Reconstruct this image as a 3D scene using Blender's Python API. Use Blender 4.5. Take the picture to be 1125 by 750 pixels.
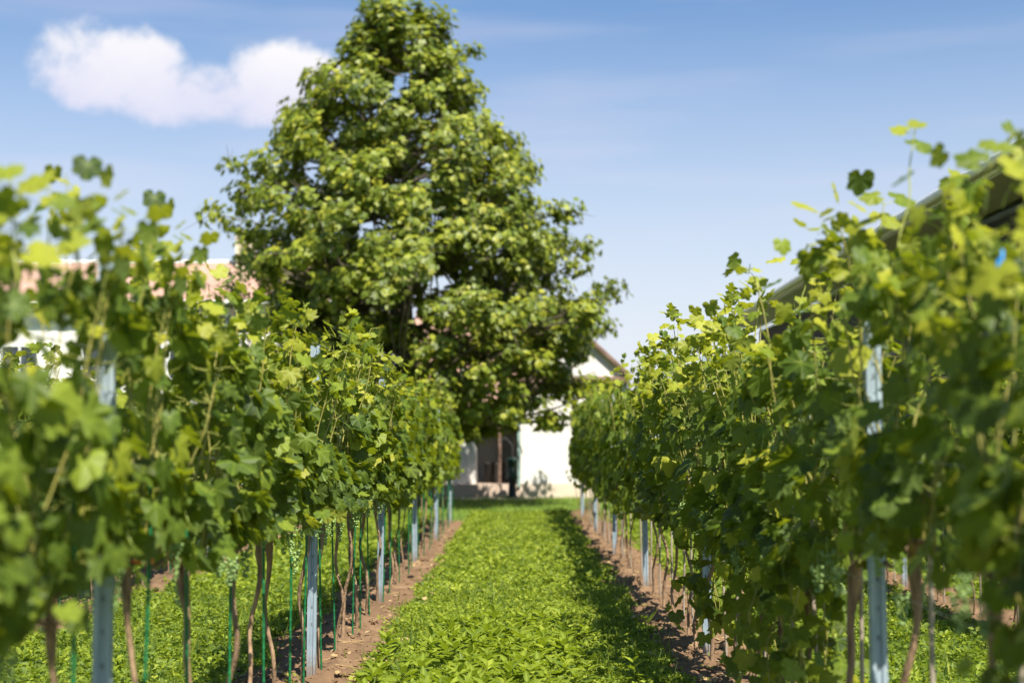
import bpy, math, random
import numpy as np
from mathutils import Vector, noise as mnoise

for o in list(bpy.data.objects):
    bpy.data.objects.remove(o)
scene = bpy.context.scene
R = math.radians
rng = np.random.default_rng(7)
random.seed(7)

# ------------------------------------------------------------------ camera
CAM_H = 1.4
cam_d = bpy.data.cameras.new('camera')
cam = bpy.data.objects.new('camera', cam_d)
scene.collection.objects.link(cam)
cam.location = (0, 0, CAM_H)
cam.rotation_euler = (R(90 + 4.27), 0, R(0.27))
cam_d.lens = 50
cam_d.sensor_width = 36
cam_d.clip_start = 0.1
cam_d.clip_end = 3000
cam_d.dof.use_dof = True
cam_d.dof.focus_distance = 9.0
cam_d.dof.aperture_fstop = 1.7
cam_d.dof.aperture_blades = 0
scene.camera = cam
scene.render.resolution_x = 1024
scene.render.resolution_y = 682

# ------------------------------------------------------------------ light
K_LAT, K_LONG = 0.29, 0.64            # sun comes from the right and a little from behind
sun_dir = Vector((K_LAT, -K_LONG, 1.0)).normalized()
sun_el = math.asin(sun_dir.z)
sun_az = math.atan2(sun_dir.x, sun_dir.y)
sl = bpy.data.lights.new('sun', 'SUN')
sl.energy = 5.0
sl.angle = R(0.53)
sl.color = (1.0, 0.94, 0.81)
sun = bpy.data.objects.new('sun', sl)
scene.collection.objects.link(sun)
sun.rotation_euler = sun_dir.to_track_quat('Z', 'Y').to_euler()

world = bpy.data.worlds.new('World')
scene.world = world
world.use_nodes = True


def nd(nt, typ, **kw):
    n = nt.nodes.new(typ)
    for k, v in kw.items():
        setattr(n, k, v)
    return n


def math_n(nt, op, a, b=None, c=None, clamp=False):
    n = nt.nodes.new('ShaderNodeMath')
    n.operation = op
    n.use_clamp = clamp
    for i, v in enumerate((a, b, c)):
        if v is None:
            continue
        if isinstance(v, (int, float)):
            n.inputs[i].default_value = v
        else:
            nt.links.new(v, n.inputs[i])
    return n.outputs[0]


def mixc(nt, fac, a, b, blend='MIX'):
    n = nt.nodes.new('ShaderNodeMix')
    n.data_type = 'RGBA'
    n.blend_type = blend
    for sock, v in ((n.inputs[0], fac), (n.inputs[6], a), (n.inputs[7], b)):
        if isinstance(v, (int, float)):
            sock.default_value = v
        elif isinstance(v, tuple):
            sock.default_value = (*v, 1) if len(v) == 3 else v
        else:
            nt.links.new(v, sock)
    return n.outputs[2]


def build_world():
    nt = world.node_tree
    nt.nodes.clear()
    out = nd(nt, 'ShaderNodeOutputWorld')
    bg = nd(nt, 'ShaderNodeBackground')
    sky = nd(nt, 'ShaderNodeTexSky', sky_type='NISHITA')
    sky.sun_disc = False
    sky.sun_elevation = sun_el
    sky.sun_rotation = sun_az
    sky.air_density = 1.0
    sky.dust_density = 1.4
    sky.ozone_density = 1.6
    sky.altitude = 100
    tc = nd(nt, 'ShaderNodeTexCoord')
    sep = nd(nt, 'ShaderNodeSeparateXYZ')
    nt.links.new(tc.outputs['Generated'], sep.inputs[0])
    X, Y, Z = sep.outputs
    # azimuth from +Y and tangent of the elevation
    az = math_n(nt, 'ARCTAN2', X, Y)
    el = math_n(nt, 'ARCTAN2', Z, math_n(nt, 'SQRT', math_n(nt, 'ADD', math_n(nt, 'MULTIPLY', X, X), math_n(nt, 'MULTIPLY', Y, Y))))
    # cumulus: a few lobes of an uneven field, broken up by noise
    nz = nd(nt, 'ShaderNodeTexNoise')
    nz.inputs['Scale'].default_value = 17.0
    nz.inputs['Detail'].default_value = 7.0
    nz.inputs['Roughness'].default_value = 0.64
    nt.links.new(tc.outputs['Generated'], nz.inputs['Vector'])
    nzv = math_n(nt, 'SUBTRACT', nz.outputs[0], 0.5)
    field = None
    f = 1562.0
    for cx, cy, rx, ry in ((130, 90, 90, 52), (205, 112, 105, 40), (305, 98, 78, 44), (88, 112, 46, 30), (230, 120, 125, 30), (175, 80, 40, 30)):
        a0 = (cx - 570) / f
        e0 = (492 - cy) / f
        dx = math_n(nt, 'MULTIPLY', math_n(nt, 'SUBTRACT', az, a0), f / rx)
        dy = math_n(nt, 'MULTIPLY', math_n(nt, 'SUBTRACT', el, e0), f / ry)
        r2 = math_n(nt, 'ADD', math_n(nt, 'MULTIPLY', dx, dx), math_n(nt, 'MULTIPLY', dy, dy))
        v = math_n(nt, 'SUBTRACT', 1.0, r2)
        field = v if field is None else math_n(nt, 'MAXIMUM', field, v)
    field = math_n(nt, 'ADD', field, math_n(nt, 'MULTIPLY', nzv, 3.0))
    mr = nd(nt, 'ShaderNodeMapRange', interpolation_type='SMOOTHSTEP')
    nt.links.new(field, mr.inputs[0])
    mr.inputs[1].default_value = -0.12
    mr.inputs[2].default_value = 0.80
    dens = mr.outputs[0]
    # thin streaks of high cloud
    mp = nd(nt, 'ShaderNodeMapping')
    mp.inputs['Scale'].default_value = (1.6, 1.6, 13.0)
    nt.links.new(tc.outputs['Generated'], mp.inputs[0])
    n2 = nd(nt, 'ShaderNodeTexNoise')
    n2.inputs['Scale'].default_value = 2.2
    n2.inputs['Detail'].default_value = 4.0
    nt.links.new(mp.outputs[0], n2.inputs['Vector'])
    m2 = nd(nt, 'ShaderNodeMapRange', interpolation_type='SMOOTHSTEP')
    nt.links.new(n2.outputs[0], m2.inputs[0])
    m2.inputs[1].default_value = 0.46
    m2.inputs[2].default_value = 0.74
    streak = math_n(nt, 'MULTIPLY', m2.outputs[0], 0.22)
    # pale summer haze low in the sky
    hz = nd(nt, 'ShaderNodeMapRange', interpolation_type='SMOOTHSTEP')
    nt.links.new(el, hz.inputs[0])
    hz.inputs[1].default_value = 0.40
    hz.inputs[2].default_value = -0.03
    hz.inputs[3].default_value = 0.0
    hz.inputs[4].default_value = 0.98
    S = 1.0 / SKY_STRENGTH
    base = mixc(nt, 1.0, sky.outputs[0], SKY_TINT, 'MULTIPLY')
    col = mixc(nt, hz.outputs[0], base, tuple(S * c for c in SKY_LOW))
    col = mixc(nt, streak, col, tuple(S * c for c in (0.36, 0.35, 0.41)))
    # the cloud's flat base is greyer than its top
    sh = nd(nt, 'ShaderNodeMapRange')
    nt.links.new(math_n(nt, 'ADD', el, math_n(nt, 'MULTIPLY', nzv, 0.05)), sh.inputs[0])
    sh.inputs[1].default_value = (492 - 130) / f
    sh.inputs[2].default_value = (492 - 60) / f
    ccol = mixc(nt, sh.outputs[0], tuple(S * c for c in (0.36, 0.36, 0.43)), tuple(S * c for c in (0.47, 0.455, 0.46)))
    col = mixc(nt, math_n(nt, 'MULTIPLY', dens, 0.93), col, ccol)
    nt.links.new(col, bg.inputs[0])
    bg.inputs[1].default_value = SKY_STRENGTH
    nt.links.new(bg.outputs[0], out.inputs[0])


SKY_STRENGTH = 0.05
SKY_TINT = (0.58, 1.02, 1.36)
SKY_LOW = (0.405, 0.41, 0.435)
build_world()

scene.render.engine = 'CYCLES'
scene.cycles.use_denoising = True
scene.cycles.max_bounces = 8
scene.cycles.transmission_bounces = 6
scene.cycles.diffuse_bounces = 4
scene.cycles.sample_clamp_indirect = 6
vs = scene.view_settings
vs.view_transform = 'Standard'
vs.look = 'None'
vs.gamma = 1
vs.use_curve_mapping = False
vs.exposure = 1.15

# ------------------------------------------------------------------ materials
def new_mat(name):
    m = bpy.data.materials.new(name)
    m.use_nodes = True
    nt = m.node_tree
    nt.nodes.clear()
    out = nd(nt, 'ShaderNodeOutputMaterial')
    return m, nt, out


def noise_tex(nt, scale, detail=4.0, rough=0.55, coord='Object', stretch=None):
    tc = nd(nt, 'ShaderNodeTexCoord')
    n = nd(nt, 'ShaderNodeTexNoise')
    n.inputs['Scale'].default_value = scale
    n.inputs['Detail'].default_value = detail
    n.inputs['Roughness'].default_value = rough
    if stretch:
        mp = nd(nt, 'ShaderNodeMapping')
        mp.inputs['Scale'].default_value = stretch
        nt.links.new(tc.outputs[coord], mp.inputs[0])
        nt.links.new(mp.outputs[0], n.inputs['Vector'])
    else:
        nt.links.new(tc.outputs[coord], n.inputs['Vector'])
    return n.outputs[0]


def ramp(nt, fac, stops):
    r = nd(nt, 'ShaderNodeValToRGB')
    els = r.color_ramp.elements
    while len(els) < len(stops):
        els.new(0.5)
    for e, (p, c) in zip(els, stops):
        e.position = p
        e.color = (*c, 1)
    nt.links.new(fac, r.inputs[0])
    return r.outputs[0]


def rough_mat(name, c1, c2, scale=6.0, rough=0.85, metal=0.0, bump=0.0, bscale=None, stretch=None, spec=0.3, detail=5.0):
    m, nt, out = new_mat(name)
    p = nd(nt, 'ShaderNodeBsdfPrincipled')
    v = noise_tex(nt, scale, detail, stretch=stretch)
    nt.links.new(ramp(nt, v, ((0.32, c1), (0.68, c2))), p.inputs['Base Color'])
    p.inputs['Roughness'].default_value = rough
    p.inputs['Metallic'].default_value = metal
    p.inputs['Specular IOR Level'].default_value = spec
    if bump:
        b = nd(nt, 'ShaderNodeBump')
        b.inputs['Strength'].default_value = bump
        b.inputs['Distance'].default_value = 0.02
        nt.links.new(noise_tex(nt, bscale or scale * 3, 6.0, stretch=stretch), b.inputs['Height'])
        nt.links.new(b.outputs[0], p.inputs['Normal'])
    nt.links.new(p.outputs[0], out.inputs[0])
    return m


def leaf_mat(name, dark, mid, light, yellow, trans, trans_amt=0.34, rough=0.45, spec=0.45, vein=0.35, back=(0.085, 0.125, 0.035)):
    m, nt, out = new_mat(name)
    at = nd(nt, 'ShaderNodeAttribute', attribute_name='tint')
    sep = nd(nt, 'ShaderNodeSeparateColor')
    nt.links.new(at.outputs['Color'], sep.inputs[0])
    geo = nd(nt, 'ShaderNodeNewGeometry')
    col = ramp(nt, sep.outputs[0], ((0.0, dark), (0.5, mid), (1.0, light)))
    col = mixc(nt, sep.outputs[2], col, yellow)
    vv = math_n(nt, 'MULTIPLY', math_n(nt, 'POWER', sep.outputs[1], 4.0), vein)
    col = mixc(nt, vv, col, tuple(min(1, 2.0 * c) for c in light))
    blot = noise_tex(nt, 26.0, 3.0)
    spots = nd(nt, 'ShaderNodeMapRange', interpolation_type='SMOOTHSTEP')
    nt.links.new(noise_tex(nt, 55.0, 4.0, 0.7), spots.inputs[0])
    spots.inputs[1].default_value = 0.66
    spots.inputs[2].default_value = 0.74
    col = mixc(nt, math_n(nt, 'MULTIPLY', spots.outputs[0], 0.55), col, (0.24, 0.19, 0.06))
    col = mixc(nt, math_n(nt, 'MULTIPLY', blot, 0.35), col, tuple(0.7 * c for c in mid))
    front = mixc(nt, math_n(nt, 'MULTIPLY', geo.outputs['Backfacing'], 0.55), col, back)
    p = nd(nt, 'ShaderNodeBsdfPrincipled')
    nt.links.new(front, p.inputs['Base Color'])
    p.inputs['Roughness'].default_value = rough
    p.inputs['Specular IOR Level'].default_value = spec
    t = nd(nt, 'ShaderNodeBsdfTranslucent')
    tcol = mixc(nt, math_n(nt, 'MULTIPLY', sep.outputs[0], 0.6), trans, tuple(min(1, 1.5 * c) for c in trans))
    tcol = mixc(nt, sep.outputs[2], tcol, (min(1, yellow[0] * 1.5), min(1, yellow[1] * 1.6), yellow[2]))
    nt.links.new(tcol, t.inputs[0])
    mx = nd(nt, 'ShaderNodeMixShader')
    mx.inputs[0].default_value = trans_amt
    nt.links.new(p.outputs[0], mx.inputs[1])
    nt.links.new(t.outputs[0], mx.inputs[2])
    nt.links.new(mx.outputs[0], out.inputs[0])
    return m


M = {}
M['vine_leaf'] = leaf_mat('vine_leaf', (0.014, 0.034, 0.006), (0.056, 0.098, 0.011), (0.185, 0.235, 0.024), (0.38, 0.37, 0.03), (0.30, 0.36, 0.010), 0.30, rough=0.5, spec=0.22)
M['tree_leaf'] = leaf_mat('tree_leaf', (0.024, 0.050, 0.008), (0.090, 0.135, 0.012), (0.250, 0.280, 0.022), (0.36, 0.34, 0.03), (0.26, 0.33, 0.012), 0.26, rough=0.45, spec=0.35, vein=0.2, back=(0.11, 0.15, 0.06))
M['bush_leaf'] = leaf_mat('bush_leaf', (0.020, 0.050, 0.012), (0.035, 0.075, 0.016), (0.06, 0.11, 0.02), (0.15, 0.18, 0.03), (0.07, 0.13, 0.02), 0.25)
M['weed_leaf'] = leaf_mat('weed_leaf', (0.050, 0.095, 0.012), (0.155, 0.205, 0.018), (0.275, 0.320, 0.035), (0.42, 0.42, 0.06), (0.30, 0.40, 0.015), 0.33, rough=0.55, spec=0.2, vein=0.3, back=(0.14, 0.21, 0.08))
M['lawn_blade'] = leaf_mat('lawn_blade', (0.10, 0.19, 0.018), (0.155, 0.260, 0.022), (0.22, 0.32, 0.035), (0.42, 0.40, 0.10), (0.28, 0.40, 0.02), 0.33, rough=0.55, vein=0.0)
M['bark'] = rough_mat('vine_bark', (0.11, 0.065, 0.04), (0.38, 0.25, 0.15), 30, 0.9, bump=0.8, stretch=(1, 1, 0.25))
M['tree_bark'] = rough_mat('tree_bark', (0.06, 0.05, 0.035), (0.16, 0.13, 0.095), 5, 0.9, bump=0.6)
M['cane'] = rough_mat('green_cane', (0.15, 0.16, 0.035), (0.34, 0.29, 0.08), 20, 0.55)
M['tendril'] = rough_mat('tendril', (0.24, 0.28, 0.05), (0.42, 0.42, 0.10), 20, 0.5)
M['grape'] = rough_mat('grape_skin', (0.13, 0.22, 0.06), (0.26, 0.36, 0.11), 60, 0.35, spec=0.5)
M['green_stake'] = rough_mat('green_stake_plastic', (0.006, 0.085, 0.03), (0.015, 0.16, 0.055), 25, 0.4, stretch=(1, 1, 0.3))
M['wood_stake'] = rough_mat('weathered_stake', (0.17, 0.13, 0.10), (0.38, 0.32, 0.26), 25, 0.9, stretch=(1, 1, 0.15))
M['zinc'] = rough_mat('galvanised_steel', (0.22, 0.28, 0.33), (0.33, 0.40, 0.45), 22, 0.5, metal=0.25, stretch=(1, 1, 0.25), bump=0.06)
def weather_post(m):
    nt = m.node_tree
    p = next(n for n in nt.nodes if n.type == 'BSDF_PRINCIPLED')
    src = p.inputs['Base Color'].links[0].from_socket
    tc = nd(nt, 'ShaderNodeTexCoord')
    sep = nd(nt, 'ShaderNodeSeparateXYZ')
    nt.links.new(tc.outputs['Object'], sep.inputs[0])
    v = noise_tex(nt, 38, 5, .7)
    h = math_n(nt, 'SUBTRACT', math_n(nt, 'ADD', math_n(nt, 'MULTIPLY', v, .34), .02), sep.outputs[2], clamp=False)
    f = math_n(nt, 'MULTIPLY', h, 9.0, clamp=True)
    c = mixc(nt, math_n(nt, 'MULTIPLY', f, .7), src, (0.21, 0.14, 0.09))
    w_ = noise_tex(nt, 9, 6, .7, stretch=(1, 1, .2))
    r = nd(nt, 'ShaderNodeMapRange')
    nt.links.new(w_, r.inputs[0])
    r.inputs[1].default_value, r.inputs[2].default_value = .56, .72
    c = mixc(nt, math_n(nt, 'MULTIPLY', r.outputs[0], .35), c, (0.20, 0.17, 0.14))
    nt.links.new(c, p.inputs['Base Color'])


weather_post(M['zinc'])
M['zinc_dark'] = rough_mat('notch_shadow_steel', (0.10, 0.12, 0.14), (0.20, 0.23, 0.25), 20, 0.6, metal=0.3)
M['wire'] = rough_mat('trellis_wire_steel', (0.30, 0.32, 0.33), (0.50, 0.52, 0.53), 40, 0.4, metal=0.7)
M['orange'] = rough_mat('orange_tie_plastic', (0.70, 0.16, 0.03), (0.80, 0.22, 0.05), 20, 0.5)
M['blue'] = rough_mat('blue_clip_plastic', (0.01, 0.22, 0.62), (0.02, 0.30, 0.75), 20, 0.4)
M['plaster'] = rough_mat('white_plaster', (0.60, 0.575, 0.55), (0.68, 0.655, 0.63), 1.3, 0.9, bump=0.08, bscale=30)
M['plinth'] = rough_mat('cream_plinth', (0.52, 0.43, 0.35), (0.62, 0.52, 0.43), 2.5, 0.9, bump=0.1)
M['paving'] = rough_mat('pink_paving', (0.42, 0.32, 0.26), (0.56, 0.44, 0.36), 3.0, 0.9)
M['soffit'] = rough_mat('brown_soffit_wood', (0.10, 0.06, 0.045), (0.20, 0.13, 0.10), 6, 0.7, stretch=(0.3, 1, 1))
M['glass_dark'] = rough_mat('dark_window_glass', (0.02, 0.025, 0.03), (0.05, 0.06, 0.07), 2, 0.08, spec=0.6)
M['white_paint'] = rough_mat('white_paint', (0.70, 0.70, 0.69), (0.80, 0.80, 0.79), 5, 0.5)
M['chimney'] = rough_mat('cream_render', (0.55, 0.46, 0.34), (0.66, 0.56, 0.43), 4, 0.9)
M['pump_green'] = rough_mat('dark_green_iron', (0.004, 0.022, 0.016), (0.008, 0.045, 0.032), 14, 0.45, spec=0.5)
M['black_iron'] = rough_mat('black_iron', (0.012, 0.013, 0.014), (0.035, 0.035, 0.038), 14, 0.5)
M['pipe'] = rough_mat('green_downpipe', (0.10, 0.17, 0.15), (0.15, 0.23, 0.21), 8, 0.5)
M['wicker'] = rough_mat('black_wicker', (0.012, 0.011, 0.012), (0.04, 0.035, 0.03), 40, 0.7, bump=0.5)
M['grey_plastic'] = rough_mat('grey_plastic', (0.28, 0.29, 0.30), (0.38, 0.38, 0.38), 6, 0.5)
M['fascia'] = rough_mat('pale_metal_fascia', (0.66, 0.65, 0.63), (0.76, 0.75, 0.72), 3, 0.45)
M['shed_soffit'] = rough_mat('grey_soffit_boards', (0.42, 0.42, 0.43), (0.54, 0.53, 0.52), 5, 0.8, stretch=(1, 0.2, 1))
M['shed_roof'] = rough_mat('grey_metal_roof', (0.42, 0.42, 0.42), (0.52, 0.52, 0.52), 2, 0.5, metal=0.2)


def brick_mat(name, c1, c2, mortar, sx, sy, bumpd=0.4, axis='XZ', rowh=0.25, bw=0.5):
    m, nt, out = new_mat(name)
    tc = nd(nt, 'ShaderNodeTexCoord')
    mp = nd(nt, 'ShaderNodeMapping')
    nt.links.new(tc.outputs['Object'], mp.inputs[0])
    if axis == 'XZ':
        mp.inputs['Rotation'].default_value = (R(90), 0, 0)
    if axis == 'YZ':
        mp.inputs['Rotation'].default_value = (R(90), 0, R(90))
    b = nd(nt, 'ShaderNodeTexBrick')
    nt.links.new(mp.outputs[0], b.inputs['Vector'])
    b.inputs['Color1'].default_value = (*c1, 1)
    b.inputs['Color2'].default_value = (*c2, 1)
    b.inputs['Mortar'].default_value = (*mortar, 1)
    b.inputs['Scale'].default_value = 1.0
    b.inputs['Brick Width'].default_value = sx
    b.inputs['Row Height'].default_value = sy
    b.inputs['Mortar Size'].default_value = 0.012
    p = nd(nt, 'ShaderNodeBsdfPrincipled')
    v = noise_tex(nt, 1.4, 5)
    nt.links.new(mixc(nt, math_n(nt, 'MULTIPLY', v, 0.45), b.outputs[0], tuple(0.75 * c for c in c2)), p.inputs['Base Color'])
    p.inputs['Roughness'].default_value = 0.85
    bp = nd(nt, 'ShaderNodeBump')
    bp.inputs['Strength'].default_value = bumpd
    bp.inputs['Distance'].default_value = 0.03
    nt.links.new(b.outputs['Fac'], bp.inputs['Height'])
    bp.invert = True
    nt.links.new(bp.outputs[0], p.inputs['Normal'])
    nt.links.new(p.outputs[0], out.inputs[0])
    return m


M['tiles'] = brick_mat('salmon_roof_tiles', (0.37, 0.215, 0.160), (0.43, 0.26, 0.20), (0.26, 0.15, 0.12), 0.30, 0.34, axis='XY')
M['cladding'] = brick_mat('dark_board_cladding', (0.045, 0.045, 0.055), (0.075, 0.072, 0.080), (0.015, 0.015, 0.018), 3.2, 0.16, axis='YZ')


def soil_material():
    m, nt, out = new_mat('soil')
    p = nd(nt, 'ShaderNodeBsdfPrincipled')
    v1 = noise_tex(nt, 3.0, 8, 0.62)
    v2 = noise_tex(nt, 26.0, 6, 0.6)
    c = ramp(nt, v1, ((0.28, (0.09, 0.055, 0.030)), (0.55, (0.18, 0.112, 0.062)), (0.78, (0.30, 0.200, 0.118))))
    c = mixc(nt, math_n(nt, 'MULTIPLY', v2, 0.5), c, (0.17, 0.10, 0.065))
    nt.links.new(c, p.inputs['Base Color'])
    p.inputs['Roughness'].default_value = 0.95
    p.inputs['Specular IOR Level'].default_value = 0.15
    b = nd(nt, 'ShaderNodeBump')
    b.inputs['Strength'].default_value = 0.9
    b.inputs['Distance'].default_value = 0.015
    nt.links.new(noise_tex(nt, 45.0, 8, 0.65), b.inputs['Height'])
    nt.links.new(b.outputs[0], p.inputs['Normal'])
    nt.links.new(p.outputs[0], out.inputs[0])
    return m


def lawn_material():
    m, nt, out = new_mat('lawn_ground')
    p = nd(nt, 'ShaderNodeBsdfPrincipled')
    v1 = noise_tex(nt, 1.2, 7, 0.6)
    c = ramp(nt, v1, ((0.25, (0.08, 0.14, 0.015)), (0.5, (0.14, 0.21, 0.02)), (0.75, (0.20, 0.26, 0.03))))
    v2 = noise_tex(nt, 60, 5, 0.6)
    c = mixc(nt, math_n(nt, 'MULTIPLY', v2, 0.5), c, (0.07, 0.11, 0.016))
    nt.links.new(c, p.inputs['Base Color'])
    p.inputs['Roughness'].default_value = 0.9
    b = nd(nt, 'ShaderNodeBump')
    b.inputs['Strength'].default_value = 1.0
    b.inputs['Distance'].default_value = 0.04
    nt.links.new(noise_tex(nt, 40, 6, 0.6), b.inputs['Height'])
    nt.links.new(b.outputs[0], p.inputs['Normal'])
    nt.links.new(p.outputs[0], out.inputs[0])
    return m


M['soil'] = soil_material()
M['lawn'] = lawn_material()

# ------------------------------------------------------------------ mesh helpers
def link(o, parent=None):
    scene.collection.objects.link(o)
    if parent is not None:
        o.parent = parent
    return o


class MB:
    """Collects vertices and faces of any size with material slots and the 'tint' attribute."""

    def __init__(self):
        self.v, self.f, self.m, self.t, self.n = [], [], [], [], 0
        self.smooth = []

    def add(self, verts, faces, mat=0, tint=None, smooth=False):
        verts = np.asarray(verts, float).reshape(-1, 3)
        faces = np.asarray(faces, int)
        self.v.append(verts)
        self.f.append(faces + self.n)
        self.m.append(np.full(len(faces), mat, int))
        self.smooth.append(np.full(len(faces), smooth, bool))
        self.t.append(np.zeros((len(verts), 4)) + 0.5 if tint is None else tint)
        self.n += len(verts)
        return self

    def box(self, c, s, mat=0, rot=0.0, taper=1.0):
        x, y, z = (k / 2 for k in s)
        p = np.array([[-x, -y, -z], [x, -y, -z], [x, y, -z], [-x, y, -z], [-x * taper, -y * taper, z], [x * taper, -y * taper, z], [x * taper, y * taper, z], [-x * taper, y * taper, z]])
        if rot:
            ca, sa = math.cos(rot), math.sin(rot)
            p = p @ np.array([[ca, sa, 0], [-sa, ca, 0], [0, 0, 1]])
        return self.add(p + np.array(c), [[0, 3, 2, 1], [4, 5, 6, 7], [0, 1, 5, 4], [1, 2, 6, 5], [2, 3, 7, 6], [3, 0, 4, 7]], mat)

    def tube(self, pts, rad, sides=8, mat=0, tint=None, caps=True, jitter=0.0):
        pts = np.asarray(pts, float)
        K = len(pts)
        rad = np.full(K, rad) if np.isscalar(rad) else np.asarray(rad, float)
        d = np.gradient(pts, axis=0)
        d /= np.linalg.norm(d, axis=1)[:, None] + 1e-9
        ref = np.array([1.0, 0, 0]) if abs(d[0][0]) < 0.8 else np.array([0, 1.0, 0])
        V = []
        a = np.arange(sides) * 2 * math.pi / sides
        for i in range(K):
            u = ref - d[i] * (ref @ d[i])
            u /= np.linalg.norm(u) + 1e-9
            w = np.cross(d[i], u)
            ref = u
            r = rad[i] * (1 + jitter * (rng.random(sides) - 0.5)) if jitter else rad[i] * np.ones(sides)
            V.append(pts[i] + np.outer(np.cos(a) * r, u) + np.outer(np.sin(a) * r, w))
        V = np.concatenate(V)
        F = []
        for i in range(K - 1):
            for j in range(sides):
                k = (j + 1) % sides
                F.append([i * sides + j, i * sides + k, (i + 1) * sides + k, (i + 1) * sides + j])
        self.add(V, F, mat, tint, smooth=True)
        if caps:
            # flat end caps as fans of their own
            for e, s in ((0, -1), (K - 1, 1)):
                ring = V[e * sides:(e + 1) * sides]
                vv = np.vstack([ring, ring.mean(0)[None]])
                ff = [[j, (j + 1) % sides, sides] if s > 0 else [(j + 1) % sides, j, sides] for j in range(sides)]
                self.add(vv, ff, mat)
        return self

    def lathe(self, prof, sides=20, c=(0, 0, 0), mat=0):
        a = np.arange(sides) * 2 * math.pi / sides
        V = np.concatenate([np.stack([r * np.cos(a), r * np.sin(a), np.full(sides, z)], 1) for r, z in prof]) + np.array(c)
        F = []
        for i in range(len(prof) - 1):
            for j in range(sides):
                k = (j + 1) % sides
                F.append([i * sides + j, i * sides + k, (i + 1) * sides + k, (i + 1) * sides + j])
        return self.add(V, F, mat, smooth=True)

    def prism(self, poly, lo, hi, axis='y', mat=0):
        """Extrudes a polygon given in the plane across `axis` (x: (y,z), y: (x,z), z: (x,y))."""
        n = len(poly)
        P = []
        for t in (lo, hi):
            for a, b in poly:
                P.append({'x': (t, a, b), 'y': (a, t, b), 'z': (a, b, t)}[axis])
        for j in range(n):
            k = (j + 1) % n
            self.add([P[j], P[k], P[n + k], P[n + j]], [[0, 1, 2, 3]], mat)
        # triangulated caps (ear-free fan: polygons here are convex)
        self.add(P[:n], [[0, j + 1, j] for j in range(1, n - 1)], mat)
        self.add(P[n:], [[0, j, j + 1] for j in range(1, n - 1)], mat)
        return self

    def mesh(self, name, mats):
        me = bpy.data.meshes.new(name)
        V = np.concatenate(self.v)
        loops, starts, totals = [], [], []
        pos = 0
        for f in self.f:
            k = f.shape[1]
            loops.append(f.ravel())
            starts.append(pos + np.arange(len(f)) * k)
            totals.append(np.full(len(f), k))
            pos += f.size
        loops = np.concatenate(loops)
        starts = np.concatenate(starts)
        me.vertices.add(len(V))
        me.vertices.foreach_set('co', V.astype(np.float32).ravel())
        me.loops.add(len(loops))
        me.loops.foreach_set('vertex_index', loops.astype(np.int32))
        me.polygons.add(len(starts))
        me.polygons.foreach_set('loop_start', starts.astype(np.int32))
        me.polygons.foreach_set('loop_total', np.concatenate(totals).astype(np.int32))
        for m in mats:
            me.materials.append(m)
        me.polygons.foreach_set('material_index', np.concatenate(self.m).astype(np.int32))
        me.polygons.foreach_set('use_smooth', np.concatenate(self.smooth))
        at = me.attributes.new('tint', 'FLOAT_COLOR', 'POINT')
        at.data.foreach_set('color', np.concatenate(self.t).astype(np.float32).ravel())
        me.update(calc_edges=True)
        return me

    def obj(self, name, mats, parent=None, loc=None):
        if not isinstance(mats, (list, tuple)):
            mats = [mats]
        o = link(bpy.data.objects.new(name, self.mesh(name, mats)), parent)
        if loc is not None:
            o.location = loc
        return o


def tag(o, label, cat, group=None):
    o['label'] = label
    o['category'] = cat
    if group:
        o['group'] = group
    return o


def structure(o, kind='structure'):
    o['kind'] = kind
    return o


def empty(name, loc=(0, 0, 0), rz=0.0):
    e = link(bpy.data.objects.new(name, None))
    e.location = loc
    e.rotation_euler = (0, 0, rz)
    e.empty_display_size = 0.2
    return e


def copy_tree(root):
    c = root.copy()
    scene.collection.objects.link(c)
    for ch in list(root.children):
        d = ch.copy()
        scene.collection.objects.link(d)
        d.parent = c
        for g in list(ch.children):
            e = g.copy()
            scene.collection.objects.link(e)
            e.parent = d
    return c


def norm(a):
    return a / (np.linalg.norm(a, axis=-1, keepdims=True) + 1e-9)


def scatter(mb, tmpl, P, Nrm, Tip, size, rnd, yel, mat=0, smooth=True):
    """Places the leaf template at P: Z along the normal, Y towards the tip."""
    tv, tf, tvein = tmpl
    N = len(P)
    Z = norm(Nrm)
    Y = norm(Tip - Z * (Tip * Z).sum(1, keepdims=True))
    X = np.cross(Y, Z)
    s = np.asarray(size).reshape(-1, 1, 1)
    # every leaf curls its own way
    curl = (rng.random(N) * 1.6 - 0.3).reshape(-1, 1)
    tz = tv[:, 2][None] * (0.5 + rng.random((N, 1))) - curl * 0.22 * (tv[:, 1][None] ** 2) - (rng.random((N, 1)) - 0.3) * 0.45 * tv[:, 0][None] ** 2
    V = P[:, None, :] + s * (tv[:, 0][None, :, None] * X[:, None, :] + tv[:, 1][None, :, None] * Y[:, None, :] + tz[:, :, None] * Z[:, None, :])
    K = len(tv)
    F = (tf[None] + (np.arange(N) * K)[:, None, None]).reshape(-1, tf.shape[1])
    T = np.zeros((N, K, 4))
    T[..., 0] = np.asarray(rnd).reshape(-1, 1)
    T[..., 1] = tvein[None]
    T[..., 2] = np.asarray(yel).reshape(-1, 1)
    T[..., 3] = 1
    mb.add(V.reshape(-1, 3), F, mat, T.reshape(-1, 4), smooth)


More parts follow.
